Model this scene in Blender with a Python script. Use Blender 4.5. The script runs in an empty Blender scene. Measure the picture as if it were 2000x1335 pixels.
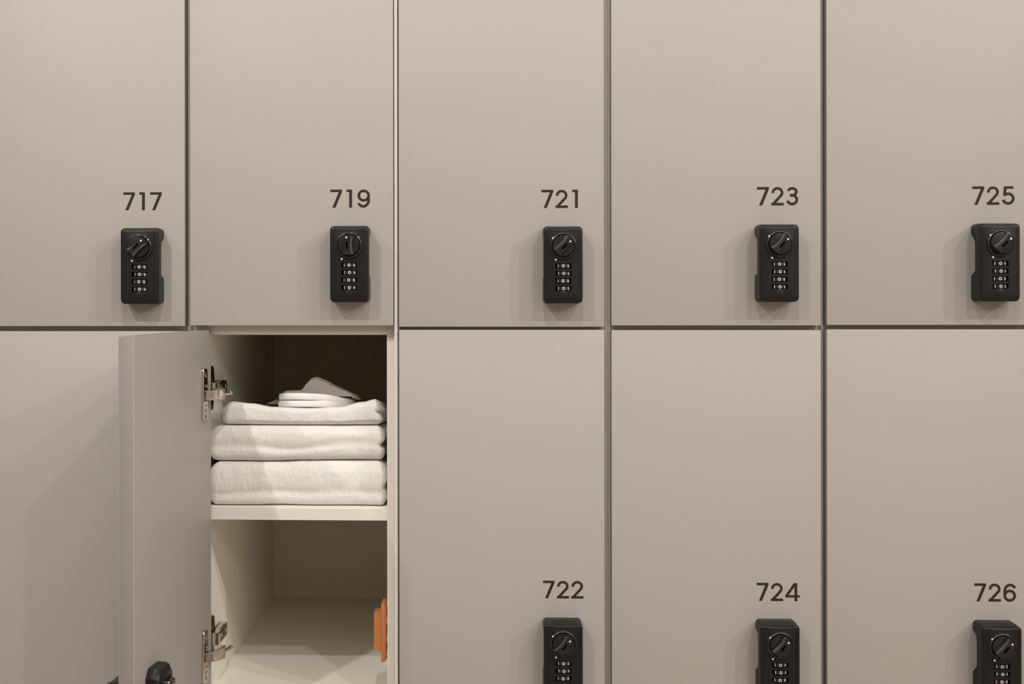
import bpy, bmesh, math, random
from mathutils import Vector, Matrix, noise
random.seed(7)
PI = math.pi
scene = bpy.context.scene
COL = scene.collection

# ------------------------------------------------------------------ camera
cam_data = bpy.data.cameras.new('camera')
cam = bpy.data.objects.new('camera', cam_data)
COL.objects.link(cam)
scene.camera = cam
YAW, ROLL = math.radians(2.258), math.radians(-0.0737)
cam.matrix_world = (Matrix.Translation((0.1072, -1.5288, 1.1389)) @ Matrix.Rotation(YAW, 4, 'Z')
                    @ Matrix.Rotation(PI/2, 4, 'X') @ Matrix.Rotation(ROLL, 4, 'Z'))
cam_data.sensor_width = 36.0
cam_data.sensor_fit = 'HORIZONTAL'
cam_data.lens = 2337.6/2000*36
cam_data.shift_x = (1000-845.8)/2000
cam_data.shift_y = (576.7-667.5)/2000
cam_data.clip_start = 0.02

# ------------------------------------------------------------------ world, lamps, exposure
world = bpy.data.worlds.new('room_air')
scene.world = world
world.use_nodes = True
world.node_tree.nodes['Background'].inputs[0].default_value = (1.0, 0.9, 0.8, 1)
world.node_tree.nodes['Background'].inputs[1].default_value = 0.02
vs = scene.view_settings
vs.view_transform = 'Standard'
vs.look = 'None'
vs.gamma = 1.0
vs.use_curve_mapping = False
vs.exposure = -0.32
LAMP_Z = 2.85
LAMP_GAIN = 0.61
LAMP_COLOR = (1.0, 0.955, 0.925)
# two staggered rows of adjustable downlights over the aisle, turned towards the lockers
for lx, ly, lp, half, aim in ((0.06, -1.65, 118, 44, (0.06, 0.92)), (-1.90, -1.65, 118, 60, (-1.0, 0.80)), (2.02, -1.65, 105, 60, (0.9, 0.80)),
                              (-1.06, -2.05, 215, 46, (-0.70, 0.68)), (1.18, -2.05, 110, 46, (0.70, 0.66)),
                              (3.30, -2.05, 240, 40, (0.2, 0.75))):
    ld = bpy.data.lights.new('ceiling_downlight', 'SPOT')
    ld.spot_size = math.radians(2*half)
    ld.spot_blend = 1.0
    ld.shadow_soft_size = 0.026
    ld.energy = lp*LAMP_GAIN
    ld.color = LAMP_COLOR
    lo = bpy.data.objects.new('ceiling_downlight', ld)
    lo.location = (lx, ly, LAMP_Z)
    lo.rotation_euler = (Vector((aim[0], 0.0, aim[1]))-Vector(lo.location)).to_track_quat('-Z', 'Y').to_euler()
    COL.objects.link(lo)
# unseen soft fill panels, added to lift the ambient light inside the lockers
for px_, pw in ((-2.4, 48), (2.9, 104)):
    ld = bpy.data.lights.new('fill_panel', 'AREA')
    ld.shape = 'RECTANGLE'
    ld.size, ld.size_y = 3.6, 1.2
    ld.energy = pw
    ld.color = (1.0, 0.93, 0.85)
    lo = bpy.data.objects.new('fill_panel', ld)
    lo.location = (px_, -4.3, 2.86)
    COL.objects.link(lo)


# ------------------------------------------------------------------ materials
def material(name, col, rough=0.5, metal=0.0, spec=0.5, bump=0.0, bscale=300.0, var=0.0, vscale=8.0,
             stretch=(1, 1, 1), sheen=0.0, coat=0.0):
    m = bpy.data.materials.new(name)
    m.use_nodes = True
    nt = m.node_tree
    b = nt.nodes['Principled BSDF']
    b.inputs['Base Color'].default_value = (*col, 1)
    b.inputs['Roughness'].default_value = rough
    b.inputs['Metallic'].default_value = metal
    b.inputs['Specular IOR Level'].default_value = spec
    if sheen:
        b.inputs['Sheen Weight'].default_value = sheen
        b.inputs['Sheen Roughness'].default_value = 0.6
    if coat:
        b.inputs['Coat Weight'].default_value = coat
        b.inputs['Coat Roughness'].default_value = 0.15
    tc = nt.nodes.new('ShaderNodeTexCoord')
    mp = nt.nodes.new('ShaderNodeMapping')
    mp.inputs['Scale'].default_value = stretch
    nt.links.new(tc.outputs['Object'], mp.inputs['Vector'])
    if var:
        n = nt.nodes.new('ShaderNodeTexNoise')
        n.inputs['Scale'].default_value = vscale
        n.inputs['Detail'].default_value = 5
        nt.links.new(mp.outputs[0], n.inputs['Vector'])
        r = nt.nodes.new('ShaderNodeMapRange')
        r.inputs[3].default_value = 1 - var
        r.inputs[4].default_value = 1 + var
        nt.links.new(n.outputs[0], r.inputs[0])
        mx = nt.nodes.new('ShaderNodeVectorMath')
        mx.operation = 'SCALE'
        mx.inputs[0].default_value = col
        nt.links.new(r.outputs[0], mx.inputs['Scale'])
        nt.links.new(mx.outputs[0], b.inputs['Base Color'])
    if bump:
        n2 = nt.nodes.new('ShaderNodeTexNoise')
        n2.inputs['Scale'].default_value = bscale
        n2.inputs['Detail'].default_value = 3
        nt.links.new(mp.outputs[0], n2.inputs['Vector'])
        bp = nt.nodes.new('ShaderNodeBump')
        bp.inputs['Strength'].default_value = bump
        bp.inputs['Distance'].default_value = 0.001
        nt.links.new(n2.outputs[0], bp.inputs['Height'])
        nt.links.new(bp.outputs[0], b.inputs['Normal'])
    return m


M_DOOR = material('grey_laminate', (0.402, 0.383, 0.356), rough=0.50, spec=0.35, bump=0.04, bscale=900, var=0.012, vscale=14,
                  stretch=(1, 1, 0.25))
M_EDGE = material('grey_edge_banding', (0.265, 0.243, 0.236), rough=0.42, spec=0.4, bump=0.12, bscale=140, var=0.03, vscale=60)
M_CARC = material('cream_melamine', (0.89, 0.85, 0.76), rough=0.45, spec=0.4, bump=0.05, bscale=700, var=0.012, vscale=20,
                  stretch=(3, 0.3, 3))
M_CEDGE = material('cream_edge_banding', (0.745, 0.715, 0.655), rough=0.42, spec=0.4, var=0.012, vscale=40)
M_STRIP = material('joint_strip_finish', (0.58, 0.552, 0.505), rough=0.42, spec=0.4)
M_BACK = material('back_board', (0.82, 0.71, 0.57), rough=0.6, spec=0.3, var=0.015, vscale=10)
M_HOLE = material('shadowed_hole', (0.02, 0.015, 0.012), rough=0.8)
M_SLOT = material('key_slot', (0.0015, 0.0013, 0.0012), rough=0.9, spec=0.0)
M_GLINT = material('ridge_glint', (0.17, 0.155, 0.145), rough=0.3, metal=0.35)
M_INK = material('number_vinyl', (0.029, 0.021, 0.015), rough=0.6, spec=0.2)
M_BLACK = material('black_plastic', (0.0075, 0.0066, 0.0066), rough=0.38, spec=0.34, bump=0.05, bscale=1500)
M_BLACK2 = material('black_gloss_plastic', (0.011, 0.010, 0.0098), rough=0.22, spec=0.55)
M_RING = material('black_chrome', (0.06, 0.055, 0.05), rough=0.24, metal=0.6)
M_WHITE = material('white_print', (0.80, 0.78, 0.74), rough=0.5)
M_STEEL = material('nickel_steel', (0.62, 0.56, 0.50), rough=0.11, metal=1.0, var=0.05, vscale=120)
M_STEELD = material('dark_steel', (0.20, 0.175, 0.15), rough=0.18, metal=1.0, var=0.08, vscale=120)
M_ORANGE = material('orange_plastic', (0.52, 0.19, 0.065), rough=0.42, spec=0.45, var=0.03, vscale=60)
M_TOWEL = material('white_terry', (0.80, 0.782, 0.745), rough=0.95, spec=0.1, bump=0.7, bscale=1700, sheen=0.25)
M_TOWELF = material('white_terry_fluffy', (0.80, 0.782, 0.745), rough=0.95, spec=0.1, bump=1.0, bscale=900, sheen=0.3)
M_FELT = material('white_slipper_fabric', (0.72, 0.705, 0.675), rough=0.9, spec=0.15, bump=0.25, bscale=800, sheen=0.1)
M_SOLE = material('white_foam_sole', (0.76, 0.745, 0.715), rough=0.7, spec=0.25, bump=0.1, bscale=700)
M_WALL = material('warm_paint', (0.60, 0.56, 0.51), rough=0.8, var=0.02, vscale=3)
M_CEIL = material('white_paint', (0.75, 0.73, 0.70), rough=0.85, var=0.01, vscale=3)
M_FLOOR = material('brown_floor', (0.45, 0.39, 0.32), rough=0.5, var=0.15, vscale=4)


# ------------------------------------------------------------------ mesh helper
class MB:
    def __init__(self):
        self.v, self.f, self.m, self.s = [], [], [], []

    def add(self, verts, faces, mi=0, smooth=False):
        o = len(self.v)
        self.v += [tuple(p) for p in verts]
        for f in faces:
            self.f.append(tuple(i+o for i in f))
            self.m.append(mi)
            self.s.append(smooth)
        return self

    def from_bm(self, bm, mi=0, smooth=False):
        bm.verts.index_update()
        self.add([v.co for v in bm.verts], [[v.index for v in f.verts] for f in bm.faces], mi, smooth)
        bm.free()
        return self

    def box(self, lo, hi, bev=0.0, seg=2, mi=0, smooth=False):
        bm = bmesh.new()
        bmesh.ops.create_cube(bm, size=1.0)
        for v in bm.verts:
            v.co = Vector([(lo[i]+hi[i])/2 + v.co[i]*(hi[i]-lo[i]) for i in range(3)])
        if bev:
            bmesh.ops.bevel(bm, geom=bm.edges[:], offset=bev, segments=seg, affect='EDGES', profile=0.5, clamp_overlap=True)
        return self.from_bm(bm, mi, smooth)

    def loft(self, rings, cap0=True, cap1=True, mi=0, smooth=True, capm=None):
        n = len(rings[0])
        vs_, fs = [], []
        for r in rings:
            vs_ += r
        for k in range(len(rings)-1):
            for i in range(n):
                j = (i+1) % n
                fs.append((k*n+i, k*n+j, (k+1)*n+j, (k+1)*n+i))
        self.add(vs_, fs, mi, smooth)
        cm = mi if capm is None else capm
        if cap0:
            self.add(rings[0], [tuple(range(n))[::-1]], cm, False)
        if cap1:
            self.add(rings[-1], [tuple(range(n))], cm, False)
        return self

    def cyl(self, p, axis, prof, n=32, mi=0, smooth=True):
        """lathe: prof = [(distance along axis, radius)...] from p"""
        a = Vector(axis).normalized()
        t = Vector((0, 0, 1)) if abs(a.z) < 0.9 else Vector((1, 0, 0))
        u = a.cross(t).normalized()
        w = a.cross(u)
        P = Vector(p)
        rings = [[tuple(P+a*d+(u*math.cos(2*PI*i/n)+w*math.sin(2*PI*i/n))*r) for i in range(n)] for d, r in prof]
        return self.loft(rings, True, True, mi, smooth)

    def xf(self, M):
        self.v = [tuple(M @ Vector(p)) for p in self.v]
        return self

    def merge(self, o, moff=0):
        k = len(self.v)
        self.v += o.v
        self.f += [tuple(i+k for i in f) for f in o.f]
        self.m += [i+moff for i in o.m]
        self.s += o.s
        return self

    def mesh(self, name, mats, recalc=True):
        me = bpy.data.meshes.new(name)
        me.from_pydata(self.v, [], self.f)
        for m in mats:
            me.materials.append(m)
        me.polygons.foreach_set('material_index', self.m)
        me.polygons.foreach_set('use_smooth', self.s)
        me.update()
        if recalc:
            bm = bmesh.new()
            bm.from_mesh(me)
            bmesh.ops.remove_doubles(bm, verts=bm.verts[:], dist=1e-6)
            bmesh.ops.recalc_face_normals(bm, faces=bm.faces[:])
            bm.to_mesh(me)
            bm.free()
        try:
            me.set_sharp_from_angle(angle=math.radians(40))
        except Exception:
            pass
        return me


def part(name, mb, mats, parent=None, loc=(0, 0, 0), label=None, recalc=True):
    if not isinstance(mats, (list, tuple)):
        mats = [mats]
    o = bpy.data.objects.new(name, mb.mesh(name, mats, recalc))
    COL.objects.link(o)
    o.location = loc
    if parent:
        o.parent = parent
    if label:
        o['label'] = label
    return o


def thing(name, label, cat, loc=(0, 0, 0), group=None):
    o = bpy.data.objects.new(name, None)
    o.empty_display_size = 0.05
    COL.objects.link(o)
    o.location = loc
    o['label'] = label
    o['category'] = cat
    if group:
        o['group'] = group
    return o


def structure(name, mb, mat):
    o = part(name, mb, mat)
    o['kind'] = 'structure'
    return o


def rounded(w, h, r, n=6, sag=0.0, ntop=14, cx=0.0, cz=0.0):
    """rounded rectangle in XZ, counter-clockwise from +x side; the top edge dips by sag"""
    pts = []
    for k, (sx, sz) in enumerate(((1, -1), (1, 1), (-1, 1), (-1, -1))):
        a0 = -PI/2 + k*PI/2
        for i in range(n+1):
            a = a0 + PI/2*i/n
            pts.append([sx*(w/2-r)+r*math.cos(a), sz*(h/2-r)+r*math.sin(a)])
        if k == 1:
            for i in range(1, ntop):
                pts.append([(w/2-r)*(1-2*i/ntop), h/2])
    for p in pts:
        if p[1] > 0 and sag:
            t = max(-1, min(1, p[0]/(w/2)))
            p[1] -= sag*(1-t*t)*(1 if p[1] > h/2-r*1.01 else 0)
    return [(p[0]+cx, p[1]+cz) for p in pts]


# ------------------------------------------------------------------ glyphs (flat 2D: list of polygons, unit height)
SW = 0.143


def ribbon(path, w=SW, closed=False):
    out = []
    n = len(path)
    L, R_ = [], []
    for i in range(n):
        p = Vector(path[i])
        a = Vector(path[(i-1) % n]) if (closed or i > 0) else None
        b = Vector(path[(i+1) % n]) if (closed or i < n-1) else None
        d1 = (p-a).normalized() if a is not None else None
        d2 = (b-p).normalized() if b is not None else None
        if d1 is None:
            d1 = d2
        if d2 is None:
            d2 = d1
        t = (d1+d2).normalized()
        nn = Vector((-t.y, t.x))
        s = w/2/max(0.5, nn.dot(Vector((-d1.y, d1.x))))
        L.append(tuple(p+nn*s))
        R_.append(tuple(p-nn*s))
    m = n if closed else n-1
    for i in range(m):
        j = (i+1) % n
        out.append([L[i], R_[i], R_[j], L[j]])
    return out


def arc(cx, cy, rx, ry, a0, a1, n=22):
    return [(cx+rx*math.cos(math.radians(a0+(a1-a0)*i/n)), cy+ry*math.sin(math.radians(a0+(a1-a0)*i/n))) for i in range(n+1)]


def glyph(c):
    if c == '7':
        return [[(0, 0.86), (0.47, 0.86), (0.655, 1), (0, 1)], [(0.47, 0.86), (0.655, 0.88), (0.655, 1)],
                [(0.115, 0), (0.29, 0), (0.655, 0.88), (0.47, 0.86)]], 0.655
    if c == '1':
        return [[(0, 0.865), (0.14, 0.865), (0.14, 1), (0, 1)], [(0.14, 0), (0.305, 0), (0.305, 1), (0.14, 1)]], 0.305
    if c == '2':
        p = arc(0.335, 0.69, 0.25, 0.235, 186, -36, 26) + [(0.115, 0.09)]
        return ribbon(p) + [[(0.0, 0.0), (0.68, 0.0), (0.68, 0.14), (0.0, 0.14)]], 0.68
    if c == '3':
        return ribbon(arc(0.325, 0.735, 0.225, 0.19, 165, -90)) + ribbon(arc(0.325, 0.31, 0.255, 0.235, 90, -166)) + \
            [[(0.2, 0.475), (0.33, 0.475), (0.33, 0.615), (0.2, 0.615)]], 0.655
    if c == '4':
        return [[(0.50, 0), (0.66, 0), (0.66, 1), (0.50, 1)], [(0, 0.20), (0.79, 0.20), (0.79, 0.335), (0, 0.335)],
                [(0, 0.335), (0.175, 0.335), (0.66, 1), (0.47, 1)]], 0.79
    if c == '5':
        return [[(0.12, 0.865), (0.635, 0.865), (0.635, 1), (0.12, 1)], [(0.072, 0.525), (0.19, 0.45), (0.235, 0.50), (0.262, 1), (0.118, 1)]] + \
            ribbon(arc(0.345, 0.335, 0.275, 0.262, 142, -166)), 0.695
    if c == '6':
        return ribbon(arc(0.35, 0.335, 0.272, 0.262, 0, 360, 34)[:-1], closed=True) + \
            ribbon([(0.078, 0.335), (0.078, 0.47)] + arc(0.375, 0.60, 0.297, 0.327, 180, 28)), 0.70
    if c == '9':
        return [[(0.70-x, 1-y) for x, y in q] for q in glyph('6')[0]], 0.70
    if c == '0':
        return ribbon(arc(0.44, 0.5, 0.355, 0.40, 0, 360, 26)[:-1], w=0.17, closed=True), 0.88


def word(text):
    polys, x = [], 0.0
    for i, c in enumerate(text):
        if i:
            a = text[i-1]
            x += 0.25 if c == '1' else (0.29 if a == '1' else 0.13)
        g, w = glyph(c)
        polys += [[(px+x, py) for px, py in q] for q in g]
        x += w
    return polys, x


def number_mesh(text, x0, x1, z0, z1, y):
    polys, w = word(text)
    sx, sz = (x1-x0)/w, (z1-z0)
    mb = MB()
    for k_, q in enumerate(polys):
        a = 0.0
        for i in range(len(q)):
            j = (i+1) % len(q)
            a += q[i][0]*q[j][1]-q[j][0]*q[i][1]
        if a < 0:
            q = q[::-1]
        P0 = [(x0+px*sx, y-k_*3e-6, z0+pz*sz) for px, pz in q]
        mb.add(P0, [tuple(range(len(P0)))])
    return mb


# ------------------------------------------------------------------ combination lock (built once, copied)
LW, LH, LD = 0.0485, 0.0970, 0.0285          # width, height, depth
KNOB_Z = 0.0235
DIAL_Z = (-0.0015, -0.0109, -0.0203, -0.0297)


def lock_body_mesh():
    mb = MB()
    # base with finger recesses cut in both flanks, against the door
    hw, hh, r = LW/2, LH/2, 0.005
    ns = 0.0050
    right = []
    for i in range(7):
        a = -PI/2+PI/2*i/6
        right.append((hw-r+r*math.cos(a), -hh+r+r*math.sin(a)))
    right += [(hw, -0.0165), (hw-0.001, -0.0150), (hw-ns+0.001, -0.0115), (hw-ns, -0.0095), (hw-ns, 0.0270)]
    right += [(hw-ns+0.0008, 0.0300), (hw-ns+0.0026, 0.0325), (hw-0.0008, 0.0350), (hw, 0.0372)]
    for i in range(7):
        a = PI/2*i/6
        right.append((hw-r+r*math.cos(a), hh-r+r*math.sin(a)))
    prof = right + [(-x, z) for x, z in right[::-1]]
    for k, (y0, y1) in enumerate(((0.0, -0.0150),)):
        ring0 = [(x, y0, z) for x, z in prof]
        ring1 = [(x, y1, z) for x, z in prof]
        mb.loft([ring0, ring1], True, True, 0, True)
    # front cover: full width, hollowed top edge, softened rim
    rings = []
    for y, ins, sg in ((-0.0145, 0.0, 0.0003), (-0.0200, 0.0, 0.0011), (-0.0255, 0.0, 0.0021), (-0.0272, 0.0004, 0.0023),
                       (-0.0281, 0.0012, 0.0024), (-LD, 0.0024, 0.0024)):
        rings.append([(x, y, z) for x, z in rounded(LW-2*ins, LH-2*ins, 0.0058, 6, sg)])
    mb.loft(rings, True, False, 0, True)
    # front face with the four dial windows
    bm = bmesh.new()
    outer = [bm.verts.new(p) for p in rings[-1]]
    edges = [bm.edges.new((outer[i], outer[(i+1) % len(outer)])) for i in range(len(outer))]
    holes = []
    for z in DIAL_Z:
        h = [bm.verts.new((sx*0.0098, -LD, z+sz*0.0031)) for sx, sz in ((-1, -1), (1, -1), (1, 1), (-1, 1))]
        edges += [bm.edges.new((h[i], h[(i+1) % 4])) for i in range(4)]
        holes.append(h)
    bmesh.ops.triangle_fill(bm, edges=edges, use_beauty=True, use_dissolve=False)
    for h in holes:
        d = [bm.verts.new((v.co.x, -LD+0.0085, v.co.z)) for v in h]
        for i in range(4):
            bm.faces.new((h[i], h[(i+1) % 4], d[(i+1) % 4], d[i]))
        bm.faces.new(d)
    mb.from_bm(bm, 0, False)
    # thin raised border line of the cover plate
    for (w, hgt, zc) in ((0.0400, 0.0865, -0.0012),):
        o = rounded(w, hgt, 0.0012, 3, 0, 2, 0, zc)
        i_ = rounded(w-0.0008, hgt-0.0008, 0.0010, 3, 0, 2, 0, zc)
        n = len(o)
        V = [(x, -LD-0.00025, z) for x, z in o] + [(x, -LD-0.00025, z) for x, z in i_] + \
            [(x, -LD+0.0002, z) for x, z in o] + [(x, -LD+0.0002, z) for x, z in i_]
        F = []
        for a in range(n):
            b = (a+1) % n
            F += [(a, b, n+b, n+a), (a, 2*n+a, 2*n+b, b), (n+a, n+b, 3*n+b, 3*n+a)]
        mb.add(V, F)
    # small clips on the flanks of the cover
    for sx in (-1, 1):
        for z in (0.017, -0.020):
            mb.box((sx*0.0198-0.0006, -LD-0.0005, z-0.0032), (sx*0.0198+0.0006, -LD+0.0003, z+0.0032), 0.0002, 1)
    # embossed oval low on the cover
    mb.cyl((0, -LD+0.0002, -0.0375), (0, -1, 0), [(0, 0.0050), (0.0004, 0.0050), (0.0006, 0.0044)], 28)
    return mb


def knob_mesh():
    """axis -Y, origin on the cover face; bar vertical with its print dot at the top"""
    mb = MB()
    mb.cyl((0, 0, 0), (0, -1, 0), [(0, 0.0136), (0.0045, 0.0136), (0.0056, 0.0130), (0.0058, 0.0120)], 48)
    # grip bar with waisted flanks
    n = 14
    def bar(y, g):
        pts = []
        for i in range(n+1):
            z = -0.0122+0.0244*i/n
            pts.append((0.0052+g+0.0018*(z/0.0122)**2, y, z*(1-0.02)))
        pts2 = [(-x, y, z) for x, y, z in pts[::-1]]
        return pts + pts2
    mb.loft([bar(-0.0050, 0.0004), bar(-0.0098, 0.0), bar(-0.0106, -0.0006), bar(-0.0108, -0.0014)], False, True, 0, True)
    # light glinting along the bar's edge, painted as two grey lines
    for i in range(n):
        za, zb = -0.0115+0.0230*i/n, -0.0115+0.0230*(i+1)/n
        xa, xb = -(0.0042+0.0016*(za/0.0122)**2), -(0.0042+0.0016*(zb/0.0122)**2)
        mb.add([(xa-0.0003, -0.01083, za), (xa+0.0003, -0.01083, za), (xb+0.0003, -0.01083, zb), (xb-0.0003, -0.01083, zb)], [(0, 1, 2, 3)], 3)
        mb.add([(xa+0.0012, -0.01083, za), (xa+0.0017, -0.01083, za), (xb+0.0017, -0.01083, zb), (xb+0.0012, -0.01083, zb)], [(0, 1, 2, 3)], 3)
    # key slot and dot
    mb.box((0.0004, -0.01090, -0.0050), (0.0027, -0.0105, 0.0042), 0.0, 1, 1)
    mb.cyl((0.0022, -0.0106, 0.0092), (0, -1, 0), [(0, 0.00115), (0.0004, 0.00115)], 16, 2)
    return mb


def collar_mesh():
    mb = MB()
    n = 64
    prof = [(0.0, 0.0168), (-0.0022, 0.0166), (-0.0032, 0.0158), (-0.0034, 0.0150), (-0.0026, 0.0142), (0.0, 0.0141)]
    rings = [[(r*math.cos(2*PI*i/n), y, r*math.sin(2*PI*i/n)) for i in range(n)] for y, r in prof]
    mb.loft(rings, False, False, 0, True)
    return mb


def dial_mesh(rot):
    """a number wheel on a vertical axle, three digits in view"""
    mb = MB()
    R = 0.0118
    mb.cyl((0, 0, -0.0026), (0, 0, 1), [(0, R-0.0005), (0.0004, R), (0.0048, R), (0.0052, R-0.0005)], 40, 0)
    for c, ang in (('1', -33), ('0', 0), ('9', 33)):
        polys, w = glyph(c)
        H = 0.0040
        if c == '1':
            polys = [[(px, py) for px, py in q] for q in polys]
        for q in polys:
            P = []
            for px, py in q:
                a = math.radians(ang) + (px-w/2)*H/R
                P.append((math.sin(a)*(R+0.00008), -math.cos(a)*(R+0.00008), (py-0.5)*H))
            mb.add(P, [tuple(range(len(P)))], 1, False)
    M = Matrix.Rotation(math.radians(rot), 4, 'Z')
    return mb.xf(M)


def make_lock():
    body = part('combination_lock', lock_body_mesh(), M_BLACK, None)
    k = part('knob', knob_mesh(), [M_BLACK2, M_SLOT, M_WHITE, M_GLINT], body, (0, -LD, KNOB_Z))
    part('knob_collar', collar_mesh(), M_RING, body, (0, -LD, KNOB_Z))
    for i, z in enumerate(DIAL_Z):
        part('number_dial', dial_mesh((0, 3, -2, 2)[i]), [M_BLACK2, M_WHITE], body, (0, -LD+0.0116, z), 'black wheel with white digits 1 0 9')
    d = MB().cyl((0, 0, 0), (0, -1, 0), [(-0.0003, 0.00125), (0.0004, 0.00125), (0.0006, 0.0009)], 18)
    part('indicator_dot', d, M_WHITE, body, (-0.0092, -LD, 0.0062), 'small white dot')
    d2 = MB().cyl((0, 0, 0), (0, -1, 0), [(-0.0003, 0.0011), (0.0004, 0.0011), (0.0006, 0.0008)], 18)
    part('indicator_dot', d2, M_WHITE, body, (0.0121, -LD-0.0026, KNOB_Z+0.0095), 'small white dot')
    return body


# ------------------------------------------------------------------ room
X0, X1, YB, YF, ZC = -4.4, 4.6, 0.575, -5.6, 2.88
structure('floor', MB().box((X0, YF, -0.05), (X1, YB, 0.0)), M_FLOOR)
structure('ceiling', MB().box((X0, YF, ZC), (X1, YB, ZC+0.05)), M_CEIL)
structure('wall_back', MB().box((X0, YB, 0), (X1, YB+0.08, ZC)), M_WALL)
structure('wall_front', MB().box((X0, YF-0.08, 0), (X1, YF, ZC)), M_WALL)
structure('wall_left', MB().box((X0-0.08, YF, 0), (X0, YB, ZC)), M_WALL)
structure('wall_right', MB().box((X1, YF, 0), (X1+0.08, YB, ZC)), M_WALL)
structure('trim_1', MB().box((-0.5388, 0.02, 0.0), (0.8112, 0.558, 0.597)), M_EDGE)

# ------------------------------------------------------------------ lockers
PITCH, BX = 0.270, 0.0012
T = 0.015
CY0, CY1 = 0.020, 0.552            # carcass front edge and inner back
ZD0, ZD1 = 1.088, 1.103            # board between the two tiers
ZTOP, ZLOW = 1.600, 0.597
DT = 0.018                         # door thickness
columns = [  # door left/right, upper door bottom, lower door top, upper no., lower no.
    (-0.5365, -0.2731, 1.0998, 1.0934, '717', '718'),
    (-0.2664, -0.0039, 1.1006, 1.0945, '719', '720'),
    (0.0033, 0.2648, 1.0989, 1.0950, '721', '722'),
    (0.2738, 0.5368, 1.1004, 1.0946, '723', '724'),
    (0.5441, 0.8065, 1.1010, 1.0955, '725', '726'),
]
numbers = {  # x0, x1, z0, z1 of the printed numbers on the doors
    '717': (-0.3533, -0.3030, 1.2494, 1.2725), '719': (-0.0849, -0.0337, 1.2515, 1.2747),
    '721': (0.1853, 0.2315, 1.2500, 1.2732), '723': (0.4570, 0.5087, 1.2521, 1.2754),
    '725': (0.7247, 0.7771, 1.2517, 1.2749), '722': (0.1865, 0.2379, 0.7534, 0.7758),
    '724': (0.4562, 0.5098, 0.7524, 0.7753), '726': (0.7266, 0.7783, 0.7541, 0.7768),
}
locks = {  # x, z of the lock centre, turn of the knob in degrees (clockwise seen from the front)
    '717': (-0.3245, 1.1770, 48), '719': (-0.0577, 1.1788, 0), '721': (0.2109, 1.1772, 45), '723': (0.4783, 1.1788, 42),
    '725': (0.7475, 1.1790, 45), '722': (0.2105, 0.6805, 38), '724': (0.4787, 0.6815, 38), '726': (0.7490, 0.6825, 40),
    '718': (-0.3245, 0.6805, 45),
}
labels = {
    '717': 'closed grey locker numbered 717, upper tier at far left',
    '718': 'closed grey locker below 717, partly hidden by the open door',
    '719': 'closed grey locker numbered 719 above the open one, lock knob upright',
    '720': 'open locker with swung-out door and white towels on its shelf',
    '721': 'closed grey locker numbered 721 in the upper tier',
    '722': 'closed grey locker numbered 722 right beside the open locker',
    '723': 'closed grey locker numbered 723 in the upper tier',
    '724': 'closed grey locker numbered 724 in the lower tier',
    '725': 'closed grey locker numbered 725, upper tier at far right',
    '726': 'closed grey locker numbered 726, lower tier at far right',
}
HX, HY, HANG = -0.2430, 0.016, math.radians(5.5)     # inner hinge corner of the open door, angle past square
LOCK = make_lock()
LOCK_KIDS = list(LOCK.children)
lock_used = [False]


def place_lock(owner, loc, rz, turn):
    if not lock_used[0]:
        lk, kids = LOCK, LOCK_KIDS
        lock_used[0] = True
    else:
        lk = LOCK.copy()
        COL.objects.link(lk)
        kids = []
        for ch in LOCK_KIDS:
            c = ch.copy()
            COL.objects.link(c)
            c.parent = lk
            kids.append(c)
    lk.parent = owner
    for c in kids:                              # the second dot sits left of the knob on the right-hand locks
        if c.name.split('.')[0] == 'indicator_dot' and c.location.z > 0.01:
            c.location.x = 0.0121 if loc[0] < 0.0 else -0.0132
    lk.location = Vector(loc)-owner.location
    lk.rotation_euler = (0, 0, rz)
    for c in kids:
        if c.name.split('.')[0] == 'knob':
            c.rotation_euler = (0, math.radians(turn), 0)
            c.scale = (-1 if (loc[0] < 0.0 and loc[2] > 1.0) else 1, 1, 1)
    return lk


def door_mesh(w, h, open_=False):
    """closed door: x 0..w, y 0 (outer face) .. DT, z 0..h"""
    mb = MB()
    mb.box((0.0, 0, 0), (w, DT, h), 0.0007, 2)
    for i, f in enumerate(mb.f):               # the narrow faces are edge banding
        c = [sum(mb.v[k][a] for k in f)/len(f) for a in range(3)]
        if 0.0008 < c[1] < DT-0.0008:
            mb.m[i] = 1
    return mb


def board(name, lo, hi, mat, owner, bev=0.0004, label=None):
    L = owner.location
    mb_ = MB().box([lo[i]-L[i] for i in range(3)], [hi[i]-L[i] for i in range(3)], bev, 1)
    if mat is M_CARC:                           # banded front edge
        for i, f in enumerate(mb_.f):
            if max(mb_.v[k][1] for k in f) < lo[1]-L[1]+0.001:
                mb_.m[i] = 1
        mat = [M_CARC, M_CEDGE]
    return part(name, mb_, mat, owner, label=label)


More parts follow.
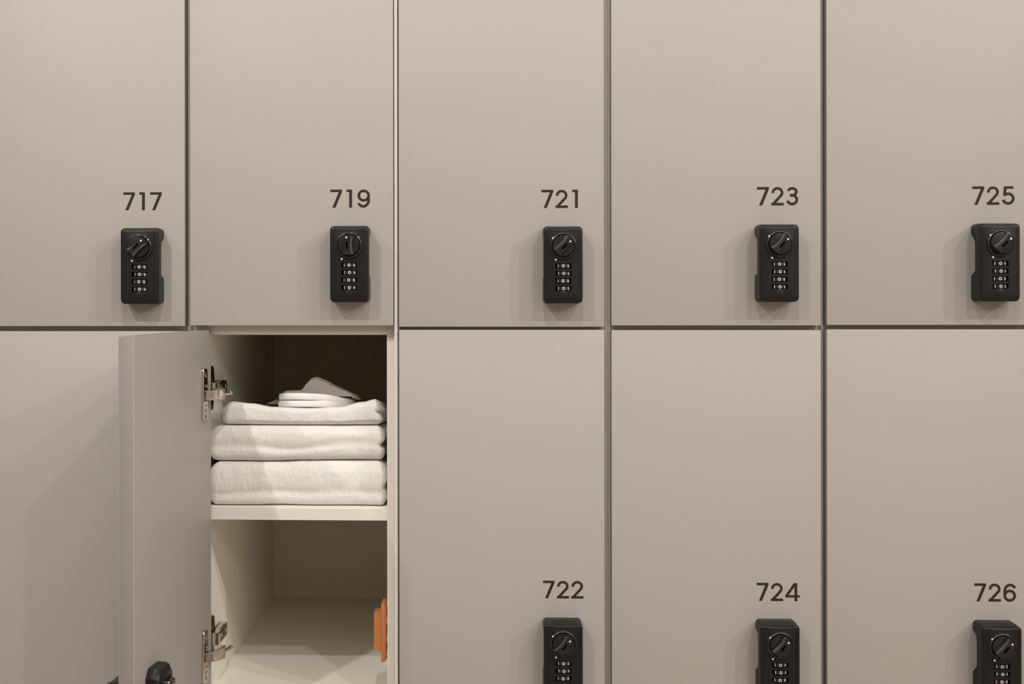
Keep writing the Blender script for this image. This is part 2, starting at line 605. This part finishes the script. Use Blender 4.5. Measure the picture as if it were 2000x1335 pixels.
LOCKER = {}
for k, (dl, dr, zub, zlt, nu, nl) in enumerate(columns):
    xl, xr = BX+(k-2)*PITCH, BX+(k-1)*PITCH
    for num, zb, zt in ((nu, ZD0, ZTOP), (nl, ZLOW, ZD0)):
        t = thing('locker', labels[num], 'locker', ((xl+xr)/2, 0.28, zb), 'lockers in two tiers')
        LOCKER[num] = t
        e = 0.00015
        sp = MB()
        board('side_panel', (xl+e, CY0, zb), (xl+T, CY1+0.006, zt), M_CARC, t, 0)
        board('side_panel', (xr-T, CY0, zb), (xr-e, CY1+0.006, zt), M_CARC, t, 0)
        board('bottom_panel', (xl+T, CY0+0.0004, zb), (xr-T, CY1, zb+T), M_CARC, t, 0.0004)
        if num == nu:
            board('top_panel', (xl+T, CY0+0.0004, zt-T), (xr-T, CY1, zt), M_CARC, t, 0.0004)
        board('back_panel', (xl+T, CY1, zb), (xr-T, CY1+0.006, zt), M_BACK, t, 0)
        if num in ('719', '720'):             # strip added at the bank joint, set forward so the gap shows bright
            board('joint_strip', (-0.0030, 0.0025, zb+0.00002), (0.0014, CY0-0.0002, zt-0.00002), M_STRIP, t, 0.0003)
        if num == '720':
            continue
        z0, z1 = (zub, 1.5925) if num == nu else (0.602, zlt)
        d = part('door', door_mesh(dr-dl, z1-z0), [M_DOOR, M_EDGE], t, Vector((dl, 0, z0))-t.location)
        if num in numbers:
            a = numbers[num]
            part('door_number', number_mesh(num, a[0]-dl, a[1]-dl, a[2]-z0, a[3]-z0, -0.00012), M_INK, d, label='dark brown number '+num, recalc=False)
        lx, lz, turn = locks[num]
        place_lock(t, (lx, 0, lz), 0, turn)

# ------------------------------------------------------------------ the open locker
t = LOCKER['720']
TL = t.location
DW, DZ0, DZ1 = 0.2625, 0.602, 1.0945
RZ = -(PI/2+HANG)                  # door swings out about its hinge edge
# door built closed, origin on the inner hinge corner
mb = door_mesh(DW, DZ1-DZ0)
mb.v = [(x, y-DT, z) for x, y, z in mb.v]
door = part('door', mb, [M_DOOR, M_EDGE], t, Vector((HX, HY, DZ0))-TL, label='grey door standing open, seen from inside')
door.rotation_euler = (0, 0, RZ)
DM = Matrix.Translation((HX, HY, 0)) @ Matrix.Rotation(RZ, 4, 'Z')    # door frame: x along the door, +y out of its inner face


def dpt(s, n, z):
    return DM @ Vector((s, n, z))


place_lock(t, dpt(DW-0.0540, -DT, 0.6590), RZ, 45)

# lock housing on the inside of the door (faceted black box with a steel cam)
hb = MB()
s0, s1 = 0.186, 0.2300


def hring(n, ins, ztop, cut):
    a, b, zb_ = s0+ins, s1-ins, 0.640
    return [(a, n, zb_), (b, n, zb_), (b, n, ztop-cut), (b-cut*0.9, n, ztop), (a+cut*0.9, n, ztop), (a, n, ztop-cut)]


rings = [hring(0.0, 0, 0.7225, 0.009), hring(0.010, 0, 0.7225, 0.009), hring(0.0150, 0.0015, 0.7212, 0.010), hring(0.0162, 0.003, 0.7190, 0.010)]
hb.loft(rings, True, True, 0, False)
hb.v = [tuple(DM @ Vector(p)-TL) for p in hb.v]
house = part('lock_housing', hb, M_BLACK, t, label='black housing on the inner face of the door')
cm = MB()
cm.cyl((0.205, 0.0155, 0.7000), (0, 1, 0), [(0, 0.0085), (0.0060, 0.0085), (0.0068, 0.0076)], 28)
cm.box((0.1995, 0.0215, 0.690), (0.2105, 0.0240, 0.7065), 0.001, 2)
cm.v = [tuple(DM @ Vector(p)-TL) for p in cm.v]
part('lock_cam', cm, M_STEELD, house, label='steel cam')
for ss, zz in ((0.2175, 0.7055), (0.193, 0.7055)):
    sc = MB().cyl((ss, 0.0158, zz), (0, 1, 0), [(0, 0.0026), (0.0010, 0.0026), (0.0013, 0.0018)], 16)
    sc.v = [tuple(DM @ Vector(p)-TL) for p in sc.v]
    part('screw', sc, M_BLACK2, house)

# shelf
LXI, RXI = BX-PITCH+T, BX-T
board('shelf', (LXI, 0.0225, 0.8464), (RXI, CY1, 0.8622), M_CARC, t, 0.0006)
# drilled peg hole high on the left panel
ph = MB().cyl((LXI-TL.x-0.0002, 0.484-TL.y, 1.041-TL.z), (1, 0, 0), [(0, 0.0026), (0.0005, 0.0026)], 16)
part('peg_hole', ph, M_HOLE, t, label='small dark peg hole in the left panel')

# orange catch inside the right panel
oc = MB()
xr_ = RXI-TL.x
y0_, y1_ = 0.024-TL.y, 0.056-TL.y
oc.box((xr_-0.0085, y0_, 0.6620-TL.z), (xr_-0.0038, y1_, 0.7380-TL.z), 0.0012, 2)          # flange plate
oc.box((xr_-0.0045, y0_+0.001, 0.6640-TL.z), (xr_-0.0016, y1_-0.004, 0.7355-TL.z), 0.0006, 1)
for zz in (0.7155, 0.6915, 0.6725):                                            # feet against the panel
    oc.box((xr_-0.0045, y0_+0.002, zz-0.004-TL.z), (xr_, y1_-0.006, zz+0.004-TL.z), 0.0006, 1)
catch = part('strike_plate', oc, M_ORANGE, t, label='orange plastic catch on the right side panel')
ob = MB()
zc0, zc1 = 0.6745-TL.z, 0.7270-TL.z
r0 = [(xr_-0.0080, y0_+0.003, zc0), (xr_-0.0080, y1_-0.004, zc0), (xr_-0.0080, y1_-0.004, zc1), (xr_-0.0080, y0_+0.003, zc1)]
r1 = [(xr_-0.0180, y0_+0.005, zc0+0.0035), (xr_-0.0180, y1_-0.007, zc0+0.0035), (xr_-0.0180, y1_-0.007, zc1-0.0022), (xr_-0.0180, y0_+0.005, zc1-0.0022)]
ob.loft([r0, r1], True, True, 0, False)
part('catch_pocket', ob, M_ORANGE, catch)


# hinges ------------------------------------------------------------
def hinge(zc):
    """door plate (on the door), curved arm, wall plate (on the left panel) and adjusting screw"""
    z0, z1 = zc-0.0335, zc+0.0335
    # door plate
    pl = MB()
    out = []
    for x, z in rounded(0.0200, z1-z0, 0.0045, 5, 0, 2):
        if z > 0.012:                           # narrower upper tongue
            x = -0.0025+(x+0.0025)*0.74
        out.append((x, z))
    ring = lambda n, g: [(0.0300+x*(1-g), n, zc+z*(1-g*0.25)) for x, z in out]
    pl.loft([ring(0.0, 0), ring(0.0026, 0), ring(0.0034, 0.06)], True, True, 0, True)
    pl.v = [tuple(DM @ Vector((0.0606-p[0], p[1], p[2]))-TL) for p in pl.v]
    root = part('hinge', pl, M_STEEL, t, label='nickel steel hinge with its long door plate')
    # screws on the plate
    for dz in (0.0255, -0.0225):
        s = MB().cyl((0.0300, 0.0030, zc+dz), (0, 1, 0), [(0, 0.0037), (0.0008, 0.0037), (0.0014, 0.0026), (0.0012, 0.0012)], 20)
        s.v = [tuple(DM @ Vector(p)-TL) for p in s.v]
        part('screw', s, M_STEEL, root)
    s = MB().cyl((0.0275, 0.0030, zc+0.0105), (0, 1, 0), [(0, 0.0022), (0.0018, 0.0022), (0.0024, 0.0012)], 18)
    s.v = [tuple(DM @ Vector(p)-TL) for p in s.v]
    part('rivet', s, M_STEEL, root)
    # lower rib of the plate: slot, embossed mark
    s = MB()
    s.box((0.0270, 0.0028, zc-0.0145), (0.0330, 0.0040, zc-0.0125), 0.0004, 1)
    s.box((0.0275, 0.0028, zc-0.0340+0.004), (0.0325, 0.0039, zc-0.0320+0.006), 0.0004, 1)
    s.v = [tuple(DM @ Vector(p)-TL) for p in s.v]
    part('plate_slot', s, M_STEELD, root)
    # arm: sheet-metal channel from the plate into the carcass, swelling at its end
    P0, P1 = dpt(0.0360, 0.0030, zc), Vector((-0.2285, 0.0150, zc))
    pts = []
    NS = 12
    arm = MB()
    d = (P1-P0)
    d.z = 0
    L = d.length
    d.normalize()
    nrm = Vector((d.y, -d.x, 0))               # towards the middle of the locker
    outer_, inner_ = [], []
    rr = []
    for i in range(NS+1):
        u = i/NS
        sm = u*u*(3-2*u)
        c = P0+d*(L*u)
        hw = 0.0058+0.0020*sm
        lift = 0.0030*math.sin(PI*min(1, u*1.0)) + 0.0015*sm
        dzc = -0.0012*sm
        ch = 0.0065                             # channel depth
        prof = [(0, -hw), (ch, -hw), (ch+0.0012, -hw+0.0012), (ch+0.0012, hw-0.0012), (ch, hw), (0, hw), (0, hw-0.0014),
                (ch-0.0004, hw-0.0016), (ch-0.0004, -hw+0.0016), (0, -hw+0.0014)]
        rr.append([tuple(c+nrm*(a+lift-0.004)+Vector((0, 0, b+dzc))-TL) for a, b in prof])
    arm.loft(rr, True, True, 0, True)
    for e_ in (3, 1):                           # rolled rims along both edges of the channel
        rim = []
        for r in rr:
            c = Vector(r[e_])
            rim.append([tuple(c+(nrm*math.cos(2*PI*q/8)+Vector((0, 0, 1))*math.sin(2*PI*q/8))*0.0008) for q in range(8)])
        arm.loft(rim, True, True, 0, True)
    part('hinge_arm', arm, M_STEEL, root)
    # adjusting pin
    pn = MB()
    ax = Vector((0.30, 1, 0)).normalized()
    base = P1+nrm*0.0035+Vector((0, 0, -0.0010))
    pn.cyl(base-TL, ax, [(-0.004, 0.0024), (0.0135, 0.0024), (0.0140, 0.0031), (0.0175, 0.0031), (0.0182, 0.0024)], 20)
    part('adjusting_screw', pn, M_STEEL, root)
    # wall plate on the left panel
    wp = MB()
    xw = LXI
    wing = [(0.052, -0.0240), (0.060, -0.0270), (0.066, -0.0250), (0.071, -0.0080), (0.112, -0.0090), (0.112, 0.0100), (0.076, 0.0110),
            (0.070, 0.0290), (0.064, 0.0320), (0.056, 0.0320), (0.052, 0.0290)]
    wp.loft([[(xw-TL.x+0.0001, y-TL.y, zc+z-TL.z) for y, z in wing], [(xw-TL.x+0.0026, y-TL.y, zc+z-TL.z) for y, z in wing]], True, True, 0, False)
    part('wall_plate', wp, M_STEELD, root)
    bk = MB()
    zz = zc-TL.z
    blk0 = [(0.056, -0.0065), (0.112, -0.0065), (0.112, 0.0100), (0.056, 0.0100)]
    blk1 = [(0.058, -0.0050), (0.105, -0.0050), (0.105, 0.0085), (0.058, 0.0085)]
    bk.loft([[(xw-TL.x+0.0026, y-TL.y, zz+z) for y, z in blk0], [(xw-TL.x+0.0110, y-TL.y, zz+z) for y, z in blk0],
             [(xw-TL.x+0.0125, y-TL.y, zz+z) for y, z in blk1]], True, True, 0, False)
    bk.box((xw-TL.x+0.0085, 0.074-TL.y, zz+0.0098), (xw-TL.x+0.0100, 0.100-TL.y, zz+0.0112), 0.0003, 1)
    part('arm_base', bk, M_STEEL, root)
    for yy, rad in ((0.100, 0.0030), (0.072, 0.0026)):
        s = MB().cyl((xw-TL.x+0.0126, yy-TL.y, zz+0.003), (1, 0, 0), [(-0.001, rad), (0.0008, rad), (0.0014, rad-0.001)], 18)
        part('screw', s, M_STEEL, root)
    return root


hinge(1.0128)
hinge(0.6790)


# ------------------------------------------------------------------ towels
def lerp_table(tab, x):
    if x <= tab[0][0]:
        return tab[0][1]
    for (a, va), (b, vb) in zip(tab, tab[1:]):
        if x <= b:
            u = (x-a)/(b-a)
            u = u*u*(3-2*u)
            return va+(vb-va)*u
    return tab[-1][1]


def towel(label, x0, x1, y0, y1, ztop, zbot, mat, seed, fluff, lobes, rl=0.010, rr=0.008, nx=250, front_tab=None, crease=None, sb=0.0, st=0.0):
    """folded towel: rounded fold towards the door, soft ends, folded layers showing on the right end"""
    base = Vector(((x0+x1)/2, (y0+y1)/2, min(v for _, v in zbot)))
    loop = []
    NF = 46
    for i in range(NF+1):                       # front roll, bottom to top: (y weight, z weight)
        a = -PI/2+PI*i/NF
        ca, sa = math.cos(a), math.sin(a)
        loop.append(('f', math.copysign(abs(ca)**0.75, ca), math.copysign(abs(sa)**0.62, sa)))
    NT = 26
    for i in range(1, NT):
        loop.append(('t', (i/NT)**1.3, 1))
    for i in range(9):
        a = PI/2-PI*i/8
        loop.append(('b', math.cos(a), math.sin(a)))
    for i in range(NT-1, 0, -2):
        loop.append(('t', (i/NT)**1.3, -1))
    rings = []
    W = x1-x0
    for ix in range(nx+1):
        u = ix/nx
        u = u-0.012*math.sin(2*PI*u)*0           # even spacing
        x = x0+W*u
        # end taper
        dl_, dr_ = x-x0, x1-x
        k = 1.0
        if dl_ < rl:
            k *= math.sqrt(max(0.0, 1-((rl-dl_)/rl)**2))*0.94+0.06
        if dr_ < rr:
            k *= math.sqrt(max(0.0, 1-((rr-dr_)/rr)**2))*0.94+0.06
        zt, zb = lerp_table(ztop, x), lerp_table(zbot, x)
        zm, hh = (zt+zb)/2, (zt-zb)/2
        hh2 = hh*(0.55+0.45*k)
        yf = y0 + (1-k)*0.012 + (lerp_table(front_tab, x) if front_tab else 0)
        rad = min(hh, 0.019)
        ring = []
        for kind, a, b in loop:
            if kind == 'f':
                y = yf+rad*(1-a)
                z = zm+hh2*b
            elif kind == 't':
                y = yf+rad+(y1-0.010-yf-rad)*a
                z = zm+hh2*b
            else:
                y = y1-0.010+0.010*a
                z = zm+hh2*b
            yy = (y-y0)/(y1-y0)
            wz = (z-zb)/(zt-zb)
            z -= (sb+(st-sb)*wz)*yy
            p = Vector((x, y, z))
            # layered right end
            w = wz
            s = max(0.0, 1-dr_/0.030)
            cr = 0.0
            for (c, dep, sig) in lobes:
                cr += dep*math.exp(-((w-c)/sig)**2)
            p.x -= cr*s
            # creases of the fold run along the front
            q = Vector((x*9+seed, y*14, z*22))
            n1 = noise.noise(q)
            q2 = Vector((x*45+seed, y*60, z*60))
            n2 = noise.noise(q2)
            q3 = Vector((x*210+seed, y*210, z*210))
            n3 = noise.noise(q3)
            q4 = Vector((x*520+seed, y*520, z*520))
            n4 = noise.noise(q4)
            dirv = Vector((0, -1 if kind == 'f' else 0, b if kind != 'b' else 0))
            if kind == 'f':
                dirv = Vector((0, -a, b*0.55))
            if kind == 'f' and crease:
                wc = crease[0]+0.16*noise.noise(Vector((x*11+seed*3, 0, 0)))
                p.y += crease[1]*math.exp(-((w-wc)/0.10)**2)*(0.55+0.9*abs(noise.noise(Vector((x*7+seed*5, 3, 0)))))
            amp = n1*0.0022+n2*0.0011+n3*0.00055*fluff+n4*0.00045*fluff
            if b < -0.6:                         # keep the underside resting flat
                amp = min(amp, 0.0)*0.6
            elif b > 0.6:
                amp = min(amp, 0.0)
            p += dirv*amp
            ring.append(tuple(p-base))
        rings.append(ring)
    mb_ = MB()
    mb_.loft(rings, True, True, 0, True)
    me = mb_.mesh('folded_towel', [mat])
    try:
        a_ = me.attributes.get('sharp_edge')
        if a_:
            me.attributes.remove(a_)
    except Exception:
        pass
    o = bpy.data.objects.new('folded_towel', me)
    COL.objects.link(o)
    o.location = base
    o['label'] = label
    o['category'] = 'towel'
    o['group'] = 'folded white towels stacked on the shelf'
    return o


towel('thick fluffy white folded towel lying on the shelf, lowest of three', -0.2515, -0.0160, 0.0300, 0.330,
      [(-0.2515, 0.9165), (-0.235, 0.9205), (-0.18, 0.9208), (-0.12, 0.9222), (-0.05, 0.9228), (-0.03, 0.9226), (-0.016, 0.9180)], [(-0.26, 0.8626), (0, 0.8626)],
      M_TOWELF, 3.1, 1.25, [(0.45, 0.004, 0.08)], rl=0.012, rr=0.009,
      front_tab=[(-0.25, 0.0), (-0.19, 0.001), (-0.155, 0.004), (-0.11, 0.001), (-0.05, 0.003), (-0.016, 0.0)], crease=(0.30, 0.0050), sb=0.0, st=0.012)
towel('white folded towel between the lowest and topmost of the stack', -0.2515, -0.0195, 0.0330, 0.325,
      [(-0.2515, 0.9660), (-0.235, 0.9688), (-0.03, 0.9688), (-0.02, 0.9650)],
      [(-0.2515, 0.9209), (-0.18, 0.9211), (-0.12, 0.9224), (-0.05, 0.9230), (-0.0195, 0.9230)],
      M_TOWEL, 11.7, 0.9, [(0.47, 0.0055, 0.07)], rl=0.012, rr=0.007, crease=(0.42, 0.0034), sb=0.012, st=0.022)
towel('thinner white folded towel on top of the stack, under the slippers', -0.2350, -0.0245, 0.0380, 0.315,
      [(-0.235, 0.9930), (-0.222, 1.0000), (-0.195, 0.9975), (-0.170, 0.9930), (-0.12, 0.9915), (-0.080, 0.9930), (-0.048, 1.0000), (-0.032, 1.0035), (-0.0245, 0.996)],
      [(-0.2350, 0.9690), (-0.0245, 0.9690)],
      M_TOWEL, 23.9, 0.8, [(0.62, 0.0045, 0.06), (0.30, -0.003, 0.12)], rl=0.011, rr=0.006, sb=0.022, st=0.034)


# ------------------------------------------------------------------ slippers
def sole_outline(L, wf, wh, n=64):
    """foot-shaped outline, long axis along +Y, broad end at y=0"""
    pts = []
    for i in range(n):
        a = 2*PI*i/n
        c, s = math.cos(a), math.sin(a)
        y = L/2*(1-math.copysign(abs(c)**0.8, c))
        u = y/L
        w = wf+(wh-wf)*(u*u*(3-2*u)) - 0.006*math.sin(PI*u)
        x = w/2*math.copysign(abs(s)**0.72, s)
        pts.append((x, y))
    return pts


def slab(outline, z0, z1, bulge=0.0016):
    mb_ = MB()
    rings = []
    cx = sum(p[0] for p in outline)/len(outline)
    cy = sum(p[1] for p in outline)/len(outline)
    for w in (0, 0.12, 0.5, 0.88, 1):
        g = bulge*(1-abs(2*w-1)**2.2)
        ring = []
        for x, y in outline:
            d = Vector((x-cx, y-cy))
            d.normalize()
            ring.append((x+d.x*g, y+d.y*g, z0+(z1-z0)*w))
        rings.append(ring)
    mb_.loft(rings, True, True, 0, True)
    return mb_


def vamp(spans, zfun, th=0.0022, n=34):
    """flattened cloth upper: strips across the foot, one per (y, xa, xb, scale)"""
    mb_ = MB()
    rings = []
    for (y, xa, xb, k) in spans:
        up, dn = [], []
        for i in range(n+1):
            u = i/n
            x = xa+(xb-xa)*u
            z = zfun(u)*k
            edge = math.sqrt(max(0.0, 1-(2*u-1)**6))
            up.append((x, y, z+th*edge))
            dn.append((x, y, min(z, 0.0)-th*edge*0.4))
        rings.append(up+dn[::-1])
    mb_.loft(rings, True, True, 0, True)
    return mb_


ang = math.radians(-4)
# lower slipper
s1 = thing('slipper', 'white cloth slipper lying flat on the top towel, under the other slipper', 'slipper', (-0.1250, 0.076, 0.9890), 'white slippers on the towels')
part('sole', slab(sole_outline(0.205, 0.119, 0.084), 0.0, 0.0085), M_SOLE, s1)
prof1 = [(0, -0.001), (0.12, 0.0045), (0.5, 0.0052), (0.9, 0.0045), (1, 0)]
part('upper', vamp([(0.082, -0.078, 0.050, 0.5), (0.090, -0.080, 0.052, 1.0), (0.125, -0.078, 0.048, 1.0), (0.150, -0.070, 0.042, 0.6)], lambda u: lerp_table(prof1, u), 0.0018).xf(Matrix.Translation((0, 0, 0.0055))),
     M_FELT, s1)
s1.rotation_euler = (math.radians(-6.3), 0, ang)
# upper slipper
s2 = thing('slipper', 'white cloth slipper with creased raised upper on top of the other slipper', 'slipper', (-0.1225, 0.077, 0.9985), 'white slippers on the towels')
o_ = slab(sole_outline(0.205, 0.119, 0.084), 0.0, 0.0088)
o_.v = [(x, y, z+0.0022*math.cos((x+0.012)*26)-0.0022*(1 if x < 0.02 else 1)-(0.0060*max(0, (x-0.01)/0.046)**2)) for x, y, z in o_.v]
part('sole', o_, M_SOLE, s2)
prof2 = [(0, 0.0), (0.06, 0.0030), (0.27, 0.0036), (0.30, 0.0085), (0.335, 0.0145), (0.40, 0.0205), (0.46, 0.0212), (0.55, 0.0178), (0.68, 0.0112), (0.80, 0.0060), (0.92, 0.0015), (1.0, -0.0045)]
part('upper', vamp([(0.046, -0.048, 0.056, 0.88), (0.050, -0.049, 0.0570, 1.02), (0.058, -0.049, 0.0575, 1.08), (0.105, -0.046, 0.056, 0.95), (0.125, -0.042, 0.052, 0.5)],
     lambda u: lerp_table(prof2, u), 0.0026).xf(Matrix.Translation((0, 0, 0.0075))), M_FELT, s2)
s2.rotation_euler = (math.radians(-6.0), math.radians(1.0), math.radians(-2))
